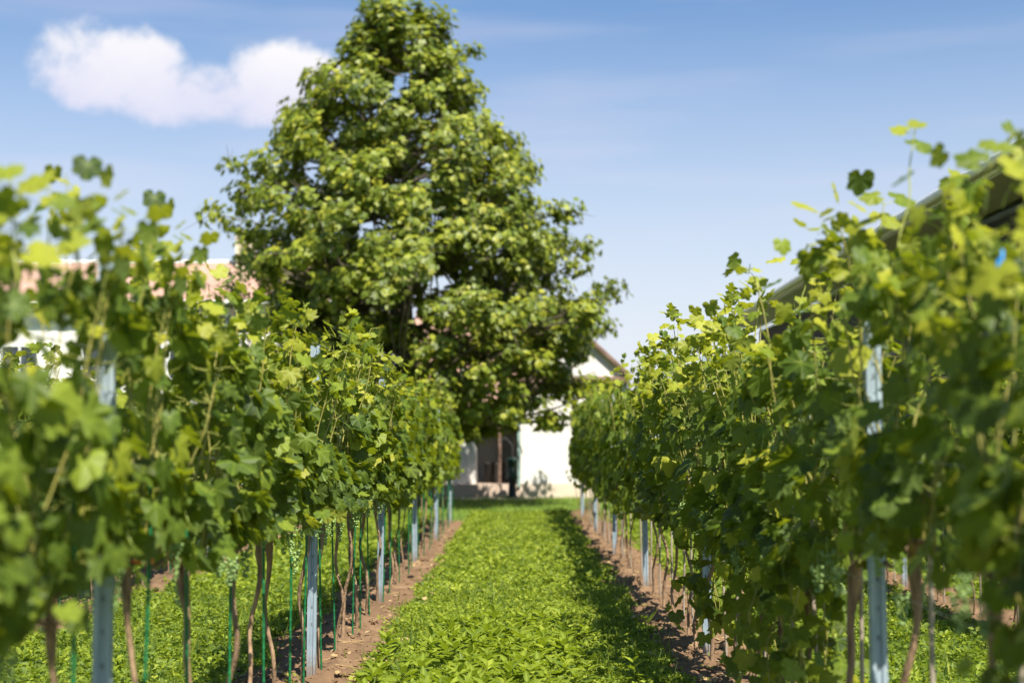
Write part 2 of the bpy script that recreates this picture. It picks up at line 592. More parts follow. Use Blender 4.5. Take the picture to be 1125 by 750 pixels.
def leaf_template(half, ring=True):
    """half: (angle from the tip in degrees, radius, vein) for one side, from the tip to the stalk notch."""
    pts = [(a, r, v) for a, r, v in half] + [(-a, r, v) for a, r, v in reversed(half) if a not in (0,)]
    o = np.array([[r * math.sin(R(a)), r * math.cos(R(a)), 0.0] for a, r, v in pts])
    ve = np.array([v for a, r, v in pts], float)
    n = len(o)
    z = 0.10 * ve * np.linalg.norm(o[:, :2], axis=1) - 0.03
    o[:, 2] = z
    if not ring:
        V = np.vstack([[[0, 0, 0]], o])
        F = np.array([[0, 1 + (j + 1) % n, 1 + j] for j in range(n)])
        return V, F, np.concatenate([[1.0], ve])
    mid = o * 0.55
    mid[:, 2] = 0.07 * ve
    V = np.vstack([[[0, 0, 0]], mid, o])
    F = []
    for j in range(n):
        k = (j + 1) % n
        F += [[0, 1 + k, 1 + j], [1 + j, 1 + k, 1 + n + k], [1 + j, 1 + n + k, 1 + n + j]]
    return V, np.array(F), np.concatenate([[1.0], ve * 0.9, ve])


VINE_LEAF_A = leaf_template([(0, 1.0, 1), (7, .89, .3), (13, .90, .2), (19, .80, .1), (26, .77, .1), (31, .68, 0), (37, .78, .1), (43, .79, .3), (50, .88, 1), (57, .80, .3), (64, .79, .1), (72, .70, .1), (80, .66, 0),
                             (89, .72, .2), (98, .69, .3), (108, .74, 1), (119, .65, .3), (130, .62, .1), (143, .54, .1), (157, .46, 0), (171, .16, 0)])
VINE_LEAF_B = leaf_template([(0, 1.0, 1), (7, .86, .3), (14, .87, .2), (20, .72, .1), (26, .62, .1), (31, .52, 0), (37, .68, .1), (43, .74, .3), (51, .92, 1), (58, .76, .3), (65, .74, .1), (72, .62, .1), (80, .55, 0),
                             (89, .66, .2), (98, .64, .3), (109, .76, 1), (120, .62, .3), (131, .58, .1), (144, .48, .1), (158, .42, 0), (170, .15, 0)])
VINE_LEAF = VINE_LEAF_A
VINE_LEAF_FAR = leaf_template([(0, 1.0, 1), (28, .70, 0), (50, .88, 1), (80, .64, 0), (108, .74, 1), (150, .50, 0)], ring=False)
TREE_LEAF = leaf_template([(0, 1.0, 1), (24, .52, 0), (48, .88, 1), (76, .50, 0), (102, .62, 1), (150, .35, 0)], ring=False)
_w = np.array([[0, 0, 0], [-.30, .35, .10], [0, .42, 0], [.30, .35, .10], [-.20, .72, .05], [.20, .72, .05], [0, 1.0, -.05]])
WEED_LEAF = (_w, np.array([[0, 2, 1], [0, 3, 2], [1, 2, 4], [2, 3, 5], [2, 6, 4], [2, 5, 6]]), np.array([1., 0, 1, 0, 0, 0, 1]))
_n = np.array([[0, 0, 0], [-.42, .45, .1], [.42, .45, .1], [0, 1.0, 0]])
TINY_LEAF = (_n, np.array([[0, 2, 1], [1, 2, 3]]), np.array([.8, 0, 0, .6]))
_l = [(0, 0), (.08, .08), (.17, .22), (.15, .28), (.21, .40), (.17, .47), (.19, .58), (.13, .66), (.13, .76), (.06, .88), (0, 1.0)]
_lv = [[0, y, 0.0] for x, y in _l] + [[x, y, .4 * x] for x, y in _l[1:-1]] + [[-x, y, .4 * x] for x, y in _l[1:-1]]
_lf = []
for j in range(10):
    m0, m1 = j, j + 1
    for off, sgn in ((10, 1), (19, -1)):
        e0, e1 = (off + j if j > 0 else None), (off + j + 1 if j < 9 else None)
        if e0 is None:
            t = [[m0, e1, m1]]
        elif e1 is None:
            t = [[m0, e0, m1]]
        else:
            t = [[m0, e0, e1], [m0, e1, m1]]
        _lf += t if sgn > 0 else [[a, c, b] for a, b, c in t]
LONG_LEAF = (np.array(_lv), np.array(_lf), np.array([1.0] * 11 + [0.0] * 18))
BLADE = (np.array([[-.05, 0, 0], [.05, 0, 0], [.035, .55, .05], [-.035, .55, .05], [0, 1, .22]]), np.array([[0, 1, 2], [0, 2, 3], [3, 2, 4]]), np.zeros(5))

# ------------------------------------------------------------------ ground
ROWS = {'left': -1.24, 'right': 1.24, 'far_left': -3.74, 'far_right': 3.76, 'farther_left': -6.24}
ROW_END = {'left': 26.2, 'right': 30.5, 'far_left': 26.4, 'far_right': 30.6, 'farther_left': 26.4}
ROW_START = {'left': 2.5, 'right': 2.55, 'far_left': 9.3, 'far_right': 9.6, 'farther_left': 16.4}

g = MB()
g.add([[-900, -300, 0], [900, -300, 0], [900, 1500, 0], [-900, 1500, 0]], [[0, 1, 2, 3]])
structure(g.obj('ground', M['lawn']))


def soil_edge(x, y):
    return 0.14 * mnoise.noise(Vector((x * 2, y * 1.3, 3.1))) + 0.09 * mnoise.noise(Vector((x, y * 5, 9)))


def soil_height(x, y):
    return 0.030 + 0.050 * mnoise.noise(Vector((x * 3.0, y * 3.0, 0))) + 0.034 * mnoise.noise(Vector((x * 11, y * 11, 4))) + 0.022 * mnoise.noise(Vector((x * 27, y * 27, 8)))


for key, cx in ROWS.items():
    y0, y1 = max(ROW_START[key] - 0.5, 2.0), ROW_END[key] + 0.6
    near = key in ('left', 'right')
    off = -0.10 if cx < 0 else 0.10
    hw = 0.40
    dx = 0.03 if near else 0.05
    ny = int((y1 - y0) / (0.035 if near else 0.07))
    nx = int(2 * hw / dx)
    V = []
    for i in range(ny + 1):
        y = y0 + (y1 - y0) * i / ny
        eL, eR = soil_edge(cx - 1, y), soil_edge(cx + 1, y)
        for j in range(nx + 1):
            s = j / nx
            x = cx + off + (-hw + eL) * (1 - s) + (hw + eR) * s
            e = min(1.0, 5 * min(s, 1 - s))
            V.append((x, y, 0.004 + e * max(0.002, soil_height(x, y))))
    idx = np.arange(ny)[:, None] * (nx + 1) + np.arange(nx)[None]
    F = np.stack([idx, idx + 1, idx + nx + 2, idx + nx + 1], -1).reshape(-1, 4)
    structure(MB().add(V, F, smooth=True).obj('soil_strip', M['soil']))

# crumbs and small stones lying on the soil: uncountable, one object
cl = MB()
ico = np.array([[0, 0, 1], [.9, 0, .2], [.2, .85, .1], [-.8, .5, 0], [-.7, -.6, .1], [.3, -.9, 0], [0, 0, -.6]])
icf = np.array([[0, 1, 2], [0, 2, 3], [0, 3, 4], [0, 4, 5], [0, 5, 1], [6, 2, 1], [6, 3, 2], [6, 4, 3], [6, 5, 4], [6, 1, 5]])
for key, cx in ROWS.items():
    y0 = 8.0
    n = 2600 if key in ('left', 'right') else 900
    P = np.stack([cx + (-.10 if cx < 0 else .10) + (rng.random(n) - .5) * .8, y0 + (rng.random(n) ** 1.5) * 16, np.zeros(n)], 1)
    P[:, 2] = [0.004 + max(0.002, soil_height(a, b)) for a, b in P[:, :2]]
    s = 0.005 + 0.018 * rng.random(n) ** 4
    jit = 1 + (rng.random((n, 7, 3)) - .5) * .7
    V = P[:, None] + s[:, None, None] * ico[None] * jit
    F = (icf[None] + (np.arange(n) * 7)[:, None, None]).reshape(-1, 3)
    cl.add(V.reshape(-1, 3), F, smooth=False)
structure(tag(cl.obj('soil_clods', M['soil']), 'crumbs of brown soil lying along the bare strips under the vines', 'soil clods'), 'stuff')

# ------------------------------------------------------------------ ground cover
def cover_limits(x):
    """True where the cover grows (between the soil strips)."""
    ok = np.ones(len(x), bool)
    for cx in ROWS.values():
        c = cx + (-.10 if cx < 0 else .10)
        ok &= np.abs(x - c) > 0.35
    return ok


def weed_points(x0, x1, y0, y1, dens):
    n = int((x1 - x0) * (y1 - y0) * dens)
    x = x0 + (x1 - x0) * rng.random(n)
    y = y0 + (y1 - y0) * rng.random(n)
    edge = 0.10 * np.sin(y * 2.3 + x0) + 0.07 * np.sin(y * 5.7 + 1) + 0.05 * np.sin(y * 11.3)
    k = cover_limits(x + edge * 0.7)
    # keep a few plants inside the soil strips
    k |= rng.random(n) < 0.05 + .5 * (np.sin(y * 2.9 + x * 5) * np.sin(y * 1.13 + 2 + x) > .38)
    return x[k], y[k]


def cover_height(x, y):
    h = np.array([mnoise.noise(Vector((a * 1.7, b * 1.7, 2))) + 0.6 * mnoise.noise(Vector((a * 5, b * 5, 5))) for a, b in zip(x, y)])
    return np.clip(0.07 + 0.085 * h, .02, .2)


def add_weeds(mb, x, y, leaves, size, tmpl, height=1.0, yel=0.02, spread=0.07, up=1.0, dark=0.0):
    n = len(x)
    h = cover_height(x, y) * height
    z0 = np.maximum(0.015, h * (0.35 + 0.65 * rng.random(n)))
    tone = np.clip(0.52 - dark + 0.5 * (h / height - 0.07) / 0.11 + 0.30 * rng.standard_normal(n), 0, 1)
    a0 = rng.random(n) * 6.28
    for k in range(leaves):
        a = a0 + k * 2.4 + rng.standard_normal(n) * .3
        lift = 0.15 + 0.8 * rng.random(n)
        tip = np.stack([np.cos(a), np.sin(a), lift * .7 * rng.random(n)], 1)
        nr = np.stack([-np.cos(a) * lift * .6, -np.sin(a) * lift * .6, np.full(n, up)], 1) + .6 * rng.standard_normal((n, 3))
        P = np.stack([x + np.cos(a) * spread * rng.random(n) * .4, y + np.sin(a) * spread * rng.random(n) * .4, z0 * (1 - .45 * (k / max(leaves, 1)))], 1)
        s = size * (0.55 + 0.75 * rng.random(n)) * (1.0 - .15 * rng.random(n))
        yl = np.where(rng.random(n) < yel, rng.random(n) * .8, 0.06 * rng.random(n))
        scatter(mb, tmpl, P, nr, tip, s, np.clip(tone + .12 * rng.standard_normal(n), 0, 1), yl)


w = MB()
# the broad path, then the alleys beside it
add_weeds(w, *weed_points(-0.98, 1.02, 7.2, 13.5, 300), 8, 0.037, WEED_LEAF)
add_weeds(w, *weed_points(-0.98, 1.02, 7.2, 13.5, 1000), 6, 0.019, TINY_LEAF, 0.9)
add_weeds(w, *weed_points(-0.98, 1.02, 13.5, 30.5, 230), 7, 0.052, WEED_LEAF)
add_weeds(w, *weed_points(-0.98, 1.02, 13.5, 30.5, 160), 5, 0.040, TINY_LEAF, 0.9)
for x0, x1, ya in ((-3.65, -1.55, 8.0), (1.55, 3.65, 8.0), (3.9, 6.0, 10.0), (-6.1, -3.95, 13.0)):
    if ya < 9:  # canopy shade put into the colour: same weeds as the path, darker tone
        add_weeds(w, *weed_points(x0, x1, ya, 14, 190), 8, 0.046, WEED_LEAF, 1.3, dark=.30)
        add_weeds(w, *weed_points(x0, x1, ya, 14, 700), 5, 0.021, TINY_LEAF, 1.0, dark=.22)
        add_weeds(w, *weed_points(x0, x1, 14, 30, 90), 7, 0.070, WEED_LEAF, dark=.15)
    else:
        add_weeds(w, *weed_points(x0, x1, ya, 30, 80), 6, 0.075, WEED_LEAF)
# sparse mat at the near edge of the photograph
add_weeds(w, *weed_points(-1.7, 1.7, 7.2, 13.5, 60), 9, 0.026, WEED_LEAF, 0.7)
# blades of grass between the broad leaves
for x0, x1, ya, yb, dn in ((-1.1, 1.1, 7.4, 14, 120), (-3.6, -1.5, 8, 14, 90), (1.5, 3.6, 8, 14, 90), (-1.1, 1.1, 14, 30, 40)):
    gx, gy = weed_points(x0, x1, ya, yb, dn)
    q = np.array([mnoise.noise(Vector((a * 2.1, b * 1.4, 17))) for a, b in zip(gx, gy)]) > -.05
    gx, gy = gx[q], gy[q]
    n = len(gx)
    a = rng.random(n) * 6.28
    scatter(w, BLADE, np.stack([gx, gy, np.zeros(n)], 1), np.stack([np.cos(a), np.sin(a), .3 * np.ones(n)], 1), np.stack([.4 * rng.standard_normal(n), .4 * rng.standard_normal(n), np.ones(n)], 1), .08 + .10 * rng.random(n), .6 * rng.random(n), .5 * rng.random(n) ** 3)
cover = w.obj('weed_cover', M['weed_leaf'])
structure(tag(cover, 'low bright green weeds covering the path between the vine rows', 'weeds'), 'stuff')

# tall pointed weeds in the middle of the path near the camera
bw = MB()
npl = 170
bx = np.clip(-0.22 + 0.36 * rng.standard_normal(npl), -.85, .85)
by = 7.2 + 3.9 * rng.random(npl) ** 1.2
for i in range(npl):
    hgt = 0.10 + 0.10 * rng.random()
    nl = int(rng.integers(7, 12))
    a = rng.random() * 6.28 + np.arange(nl) * 2.4
    zz = hgt * (0.45 + 0.55 * np.arange(nl) / nl)
    el = 0.15 + 0.75 * np.arange(nl) / nl
    tip = np.stack([np.cos(a), np.sin(a), el], 1)
    nr = np.stack([-np.cos(a) * el, -np.sin(a) * el, np.ones(nl)], 1) + .15 * rng.standard_normal((nl, 3))
    P = np.stack([np.full(nl, bx[i]), np.full(nl, by[i]), zz], 1)
    s = (0.075 + 0.075 * rng.random()) * (1.15 - 0.5 * np.arange(nl) / nl)
    scatter(bw, LONG_LEAF, P, nr, tip, s, np.clip(.45 + .2 * rng.standard_normal(nl), 0, 1), np.full(nl, .04))
    bw.tube([[bx[i], by[i], 0], [bx[i], by[i], hgt]], .003, 4, 0)
structure(tag(bw.obj('pointed_weeds', M['weed_leaf']), 'taller weeds with long pointed toothed leaves in the middle of the path', 'weeds'), 'stuff')

# short lawn between the vineyard and the houses
lw = MB()
n = 60000
lx = -22 + 36 * rng.random(n)
ly = 26.5 + 13.2 * rng.random(n)
k = ~((np.abs(lx) < 1.05) & (ly < 29.5)) & ~((lx > 5.8))
lx, ly = lx[k], ly[k]
n = len(lx)
a = rng.random(n) * 6.28
scatter(lw, BLADE, np.stack([lx, ly, np.zeros(n)], 1), np.stack([np.cos(a), np.sin(a), .3 * np.ones(n)], 1), np.stack([.35 * rng.standard_normal(n), .35 * rng.standard_normal(n), np.ones(n)], 1), .07 + .06 * rng.random(n), rng.random(n), .25 * rng.random(n) ** 3)
structure(tag(lw.obj('lawn_grass', M['lawn_blade']), 'short bright lawn between the ends of the vine rows and the house', 'grass'), 'stuff')

# dry leaves and snippings of cane on the bare soil
M['dry_leaf'] = rough_mat('dry_leaf', (0.20, 0.12, 0.05), (0.40, 0.29, 0.14), 12, 0.8)
dl = MB()
for key, cx in ROWS.items():
    n = 320 if key in ('left', 'right') else 120
    P = np.stack([cx + (rng.random(n) - .5) * .9, 8 + (rng.random(n) ** 1.4) * 16, np.zeros(n)], 1)
    P[:, 2] = [.012 + max(0.002, soil_height(a, b)) for a, b in P[:, :2]]
    scatter(dl, VINE_LEAF_FAR, P, np.stack([.4 * rng.standard_normal(n), .4 * rng.standard_normal(n), np.ones(n)], 1), rng.standard_normal((n, 3)), .018 + .022 * rng.random(n), rng.random(n), rng.random(n))
    for i in range(n // 4):
        a = rng.random() * 3.14
        c = np.array([cx + (rng.random() - .5) * .8, 8 + 12 * rng.random(), .04])
        d = np.array([math.cos(a), math.sin(a), .08]) * (.03 + .08 * rng.random())
        dl.tube([c - d, c + d * .2, c + d], .003, 4)
structure(tag(dl.obj('leaf_litter', M['dry_leaf']), 'dry brown leaves and cane snippings scattered on the soil strips', 'leaf litter'), 'stuff')

# ------------------------------------------------------------------ vines
def tube_path(p0, p1, n, wob, seed=0):
    t = np.linspace(0, 1, n)[:, None]
    P = np.array(p0) * (1 - t) + np.array(p1) * t
    ph = rng.random(3) * 6.28
    w = np.stack([np.sin(t[:, 0] * 5.3 + ph[0]) + .5 * np.sin(t[:, 0] * 13 + ph[1]), np.sin(t[:, 0] * 6.1 + ph[2]) + .5 * np.sin(t[:, 0] * 11 + ph[0]), np.zeros(n)], 1)
    return P + wob * w * np.sin(t * math.pi * .9 + .25)


def leafy_points(n, zlo, zhi, half_len=0.45, thick=0.155):
    """Leaf positions in the hedge-like canopy: an uneven curtain, denser near its faces."""
    z = zlo + (zhi - zlo) * rng.random(n)
    y = (rng.random(n) * 2 - 1) * half_len
    y *= .72 + .28 * rng.random(n)      # thinner where two vines meet
    side = np.where(rng.random(n) < .5, -1.0, 1.0)
    t = (z - zlo) / (zhi - zlo)
    prof = thick * (0.62 + 0.55 * np.sin(np.pi * np.clip(t * .9 + .12, 0, 1)))
    x = side * prof * np.sqrt(rng.random(n) * .85 + .15)
    x += .03 * np.sin(y * 9 + z * 7)
    P = np.stack([x, y, z], 1)
    # openings and thick knots in the curtain
    sd = rng.random() * 50
    d = np.array([mnoise.noise(Vector((a * 3 + sd, b * 4.5, c * 3.6))) for a, b, c in P])
    k = d + .15 * rng.standard_normal(n) > .07
    return P[k], side[k]


def put_leaves(mb, P, side, size, far, yfrac=.06, up=.55, mat=0):
    n = len(P)
    nr = np.stack([side * (.2 + .9 * rng.random(n)), .9 * rng.standard_normal(n), up * (0.1 + 1.5 * rng.random(n))], 1)
    nr += .25 * rng.standard_normal((n, 3))
    tip = np.stack([side * .5 * rng.random(n), .55 * rng.standard_normal(n), -0.9 + .5 * rng.standard_normal(n)], 1)
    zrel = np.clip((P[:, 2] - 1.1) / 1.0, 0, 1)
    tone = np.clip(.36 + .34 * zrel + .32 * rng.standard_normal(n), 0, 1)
    yel = np.where(rng.random(n) < yfrac * (1 + zrel), .35 + .6 * rng.random(n), .10 * rng.random(n) ** 2)
    size = np.asarray(size)
    if far:
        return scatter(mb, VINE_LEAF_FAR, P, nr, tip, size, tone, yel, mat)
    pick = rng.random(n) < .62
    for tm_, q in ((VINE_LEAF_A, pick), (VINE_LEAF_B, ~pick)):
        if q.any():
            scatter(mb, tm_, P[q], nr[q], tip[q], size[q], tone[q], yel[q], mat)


def cluster_mesh():
    mb = MB()
    th = (1 + 5 ** .5) / 2
    iv = norm(np.array([[-1, th, 0], [1, th, 0], [-1, -th, 0], [1, -th, 0], [0, -1, th], [0, 1, th], [0, -1, -th], [0, 1, -th], [th, 0, -1], [th, 0, 1], [-th, 0, -1], [-th, 0, 1]], float))
    ifc = np.array([[0, 11, 5], [0, 5, 1], [0, 1, 7], [0, 7, 10], [0, 10, 11], [1, 5, 9], [5, 11, 4], [11, 10, 2], [10, 7, 6], [7, 1, 8], [3, 9, 4], [3, 4, 2], [3, 2, 6], [3, 6, 8], [3, 8, 9], [4, 9, 5], [2, 4, 11], [6, 2, 10], [8, 6, 7], [9, 8, 1]])
    for i in range(46):
        t = rng.random()
        r = .034 * (1 - t * .75) * math.sqrt(rng.random() * .7 + .3)
        a = rng.random() * 6.28
        c = np.array([r * math.cos(a), r * math.sin(a), -.03 - .13 * t])
        mb.add(iv * (.0062 + .002 * rng.random()) + c, ifc, smooth=True)
    mb.tube([[0, 0, .03], [0, 0, -.02], [.003, 0, -.12]], .002, 4)
    return mb.mesh('grape_cluster', [M['grape']])


CLUSTERS = [cluster_mesh() for _ in range(3)]


def make_vine(kind, idx):
    """grapevine > trunk, foliage, cane(s), grape_cluster(s); origin on the ground."""
    r = random.Random(idx * 31 + 5)
    root = empty('grapevine')
    far = kind in ('far', 'farlow')
    zlo = {'near': 1.09, 'low': .92, 'tall': .90, 'far': .92, 'farlow': .76}[kind]
    ztop = {'near': 2.02, 'low': 1.98, 'far': 2.06, 'farlow': 2.06, 'tall': 2.0}[kind] + r.uniform(-.09, .07)
    # trunk with a thickened head
    lean = (r.uniform(-.03, .03), r.uniform(-.07, .07))
    P = tube_path((0, 0, -.02), (lean[0], lean[1], .98), 18 if not far else 9, .028)
    rad = np.interp(np.linspace(0, 1, len(P)), [0, .08, .5, .85, .93, 1], [.019, .0115, .010, .012, .024, .018]) * r.uniform(.85, 1.15)
    t = MB()
    t.tube(P, rad, 8 if not far else 5, 0, jitter=.35)
    for s in (-1, 1):
        t.tube([P[-1], P[-1] + np.array([.01, s * .08, .04]), P[-1] + np.array([0, s * .26, .05]), P[-1] + np.array([.01, s * .40, .03])], [.014, .012, .010, .007], 6 if not far else 4, 0, jitter=.3)
    t.obj('trunk', M['bark'], root)
    # canes rising from the arms
    canes = []
    nc = 8 if not far else 3
    for c in range(nc):
        y0 = -.38 + .76 * (c + r.random() * .6) / nc
        top = np.array([r.choice([-1, 1]) * r.uniform(.04, .24), y0 + r.uniform(-.12, .12), ztop + r.uniform(-.26, .16)])
        C = tube_path((0.0, y0, 1.0), top, 9, .02)
        mb = MB()
        C[1:-1, 0] *= 1.0
        mb.tube(C, np.linspace(.0056, .0024, 9), 5, 0)
        if not far:
            for q in range(6):     # curly tendrils
                b = C[r.randint(3, 8)]
                dd = np.array([r.uniform(-1, 1), r.uniform(-1, 1), r.uniform(-.2, .8)])
                u = np.linspace(0, 1, 9)[:, None]
                T = b + dd * u * .12 + np.hstack([.02 * np.sin(u * 9) * u, .02 * np.cos(u * 9) * u - .02 * u, 0 * u])
                mb.tube(T, np.linspace(.0016, .0008, 9), 3, 1, caps=False)
        mb.obj('cane', [M['cane'], M['tendril']], root)
        canes.append(C)
    # foliage
    f = MB()
    n = {'near': 450, 'low': 380, 'far': 430, 'farlow': 410, 'tall': 400}[kind]
    P, side = leafy_points(n, zlo, ztop - .08)
    size = (.040 + .068 * rng.random(len(P)) ** 1.1) * (1.1 if far else 1.0)
    # smaller leaves near the tips
    size *= np.interp(P[:, 2], [1.0, 1.75, ztop], [1.05, .95, .62])
    put_leaves(f, P, side, size, far)
    # scalloped upper edge: leaves gathered on the cane tips
    for C in canes:
        m = 9 if not far else 5
        q = C[-1] + np.array([0, 0, .02]) + .055 * rng.standard_normal((m, 3)) * np.array([1, 1, 1.1])
        put_leaves(f, q, np.where(rng.random(m) < .5, -1., 1.), .03 + .035 * rng.random(m), far, .35, 1.1)
    # drooping lower fringe
    m = 26 if not far else 16
    q = np.stack([.13 * rng.standard_normal(m), .4 * (rng.random(m) * 2 - 1), zlo - .09 + .14 * rng.random(m)], 1)
    put_leaves(f, q, np.where(q[:, 0] < 0, -1., 1.), .045 + .03 * rng.random(m), far, .08)
    if kind == 'low':
        for c in range(6):       # canes hanging down towards the ground
            y0 = r.uniform(-.35, .35)
            xx = r.uniform(-.14, .14)
            C = tube_path((xx, y0, 1.05), (xx + r.uniform(-.1, .1), y0 + r.uniform(-.15, .15), r.uniform(.18, .5)), 9, .03)
            MB().tube(C, np.linspace(.005, .002, 9), 5, 0).obj('cane', [M['cane'], M['tendril']], root)
            m = 22
            q = C[rng.integers(0, 9, m)] + .055 * rng.standard_normal((m, 3))
            put_leaves(f, q, np.where(rng.random(m) < .5, -1., 1.), .045 + .035 * rng.random(m), far, .08)
    if not far:
        # leaf stalks
        for i in rng.integers(0, len(P), 90):
            p = P[i]
            j = np.argmin([abs(C[:, 1].mean() - p[1]) for C in canes])
            b = canes[j][np.argmin(np.abs(canes[j][:, 2] - p[2] + .05))]
            v = b - p
            v = v / (np.linalg.norm(v) + 1e-6) * min(.11, np.linalg.norm(v))
            f.tube([p, p + v * .5 + np.array([0, 0, -.01]), p + v], .0015, 3, 1, caps=False)
        # lighter flower stalks and laterals showing on the faces
    f.obj('foliage', [M['vine_leaf'], M['tendril']], root)
    if not far:
        for c in range(r.choice([3, 4, 4])):
            o = link(bpy.data.objects.new('grape_cluster', CLUSTERS[r.randrange(3)]), root)
            o.location = (r.choice([-1, 1]) * r.uniform(.06, .17), r.uniform(-.33, .33), r.uniform(.93, 1.12))
            o.rotation_euler = (0, 0, r.uniform(0, 6))
            o.scale = [r.uniform(.8, 1.15)] * 3
    return root


PROTO = {'near': [], 'low': [], 'far': [], 'tall': [], 'farlow': []}
_used = set()
for i in range(6):
    PROTO['near'].append(make_vine('near', i))
for i in range(3):
    PROTO['low'].append(make_vine('low', 20 + i))
for i in range(3):
    PROTO['tall'].append(make_vine('tall', 30 + i))
for i in range(4):
    PROTO['far'].append(make_vine('far', 40 + i))
    PROTO['farlow'].append(make_vine('farlow', 50 + i))


def take(kind, k):
    p = PROTO[kind][k % len(PROTO[kind])]
    if p.name not in _used:
        _used.add(p.name)
        return p
    return copy_tree(p)


ORD = ['zeroth', 'first', 'second', 'third', 'fourth', 'fifth', 'sixth', 'seventh', 'eighth', 'ninth', 'tenth']
ROWTXT = {'left': 'first row left of path', 'right': 'first row right of path', 'far_left': 'second row left of path',
          'far_right': 'second row right of path', 'farther_left': 'third row left of path'}
POSTS = {'left': [4.30, 8.60, 12.85, 17.1, 21.4, 25.7], 'right': [4.95, 9.5, 14.0, 18.5, 23.1, 27.7], 'far_left': [8.6, 12.85, 17.1, 21.4, 25.7],
         'far_right': [9.5, 14.0, 18.5, 23.1, 27.7], 'farther_left': [12.85, 17.1, 21.4, 25.7]}
LEFT_TRUNKS = [2.55, 3.22, 3.9, 4.67, 5.35, 6.0, 6.77, 7.39, 8.17, 8.95, 9.6, 10.3]
RIGHT_TRUNKS = [2.6, 3.2, 3.8, 4.6, 5.35, 6.1, 6.75, 7.6, 8.35, 9.1, 9.85, 10.6, 11.4]


def where(key, y, i, yprev):
    """Words that point at one place in a row by its steel posts."""
    ps = POSTS[key]
    n = sum(1 for p in ps if p <= y)
    if n == 0:
        return None, 0
    return n, ps[n - 1]


def trunk_list(key):
    base = {'left': LEFT_TRUNKS, 'right': RIGHT_TRUNKS}.get(key, [ROW_START[key]])
    ys = list(base)
    rr = random.Random(len(key))
    while ys[-1] < ROW_END[key] - .9:
        ys.append(ys[-1] + (.72 if ys[-1] < 10.5 else .93) + rr.uniform(-.09, .09))
    out = []
    for y in ys:         # keep the trunks clear of the steel posts
        for p in POSTS[key]:
            if y > 9 and abs(y - p) < .26:
                y = p + (.26 if y > p else -.26)
        out.append(y)
    return out


def profile_mb():
    """Galvanised C-profile post with rolled lips and hook notches, 2.25 m."""
    mb = MB()
    W, D, T = .054, .030, .0035
    H = 2.02
    outline = [(-W / 2, D), (-W / 2, 0), (-W / 5, 0), (-W / 9, .007), (W / 9, .007), (W / 5, 0), (W / 2, 0), (W / 2, D)]
    # web towards -Y, flanges running back, lips turned in
    pts = [(-W / 2 + .012, D), (-W / 2, D), (-W / 2, 0), (-W / 5, 0), (-W / 9, .008), (W / 9, .008), (W / 5, 0), (W / 2, 0), (W / 2, D), (W / 2 - .012, D)]
    inn = [(-W / 2 + .012, D - T), (-W / 2 + T, D - T), (-W / 2 + T, T), (-W / 5, T), (-W / 9, .008 + T), (W / 9, .008 + T), (W / 5, T), (W / 2 - T, T), (W / 2 - T, D - T), (W / 2 - .012, D - T)]
    n = len(pts)
    V = [(a, b, z) for z in (-.02, H) for a, b in pts + inn]
    F = []
    m = 2 * n
    for j in range(n - 1):
        F.append([j, j + 1, m + j + 1, m + j])
        F.append([n + j + 1, n + j, m + n + j, m + n + j + 1])
        F.append([m + j, m + j + 1, m + n + j + 1, m + n + j])
    F.append([n, 0, m, m + n])
    F.append([n - 1, 2 * n - 1, m + 2 * n - 1, m + n - 1])
    mb.add(V, F, 0)
    # hooks punched out of both edges
    z = .30
    while z < H - .06:
        for s in (-1, 1):
            mb.add([(s * (W / 2 - .001), .004, z), (s * (W / 2 + .006), .006, z + .012), (s * (W / 2 + .006), .010, z + .020), (s * (W / 2 - .001), .012, z + .006),
                    (s * (W / 2 - .001), .004, z - .004), (s * (W / 2 - .001), .012, z - .004)], [[0, 1, 2, 3], [0, 4, 5, 3]] if s > 0 else [[3, 2, 1, 0], [3, 5, 4, 0]], 0)
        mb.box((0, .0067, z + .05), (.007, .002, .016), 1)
        z += .10
    return mb


post_proto = None
for key in ('left', 'right', 'far_left', 'far_right', 'farther_left'):
    for i, y in enumerate(POSTS[key]):
        if post_proto is None:
            post_proto = profile_mb().obj('steel_post', [M['zinc'], M['zinc_dark']])
            o = post_proto
        else:
            o = post_proto.copy()
            link(o)
        o.location = (ROWS[key], y, 0)
        o.rotation_euler = (R(random.uniform(-.5, .5)), R(random.uniform(-.7, .7)), R(random.uniform(-7, 7)))
        first = 'nearest' if i == 0 else ORD[i + 1] + ' nearest'
        tag(o, f'galvanised steel trellis post, {first}, {ROWTXT[key]}', 'post', 'steel trellis posts in the vine rows')


def stake_obj(green):
    mb = MB()
    n = 15
    z = np.linspace(-.02, 1.28, n)
    P = np.stack([.002 * np.sin(z * 9), .002 * np.cos(z * 7), z], 1)
    if green:
        # ribbed plastic-coated rod with little rings
        zz, rr2 = [], []
        a = -.02
        while a < 1.28:
            zz += [a, a + .035, a + .04, a + .045]
            rr2 += [.0062, .0062, .0078, .0062]
            a += .05
        mb.tube(np.stack([.002 * np.sin(np.array(zz) * 5), 0 * np.array(zz), zz], 1), rr2, 7)
        return mb.obj('vine_stake', M['green_stake'])
    mb.tube(P, np.full(n, .0085), 6, jitter=.25)
    return mb.obj('vine_stake', M['wood_stake'])


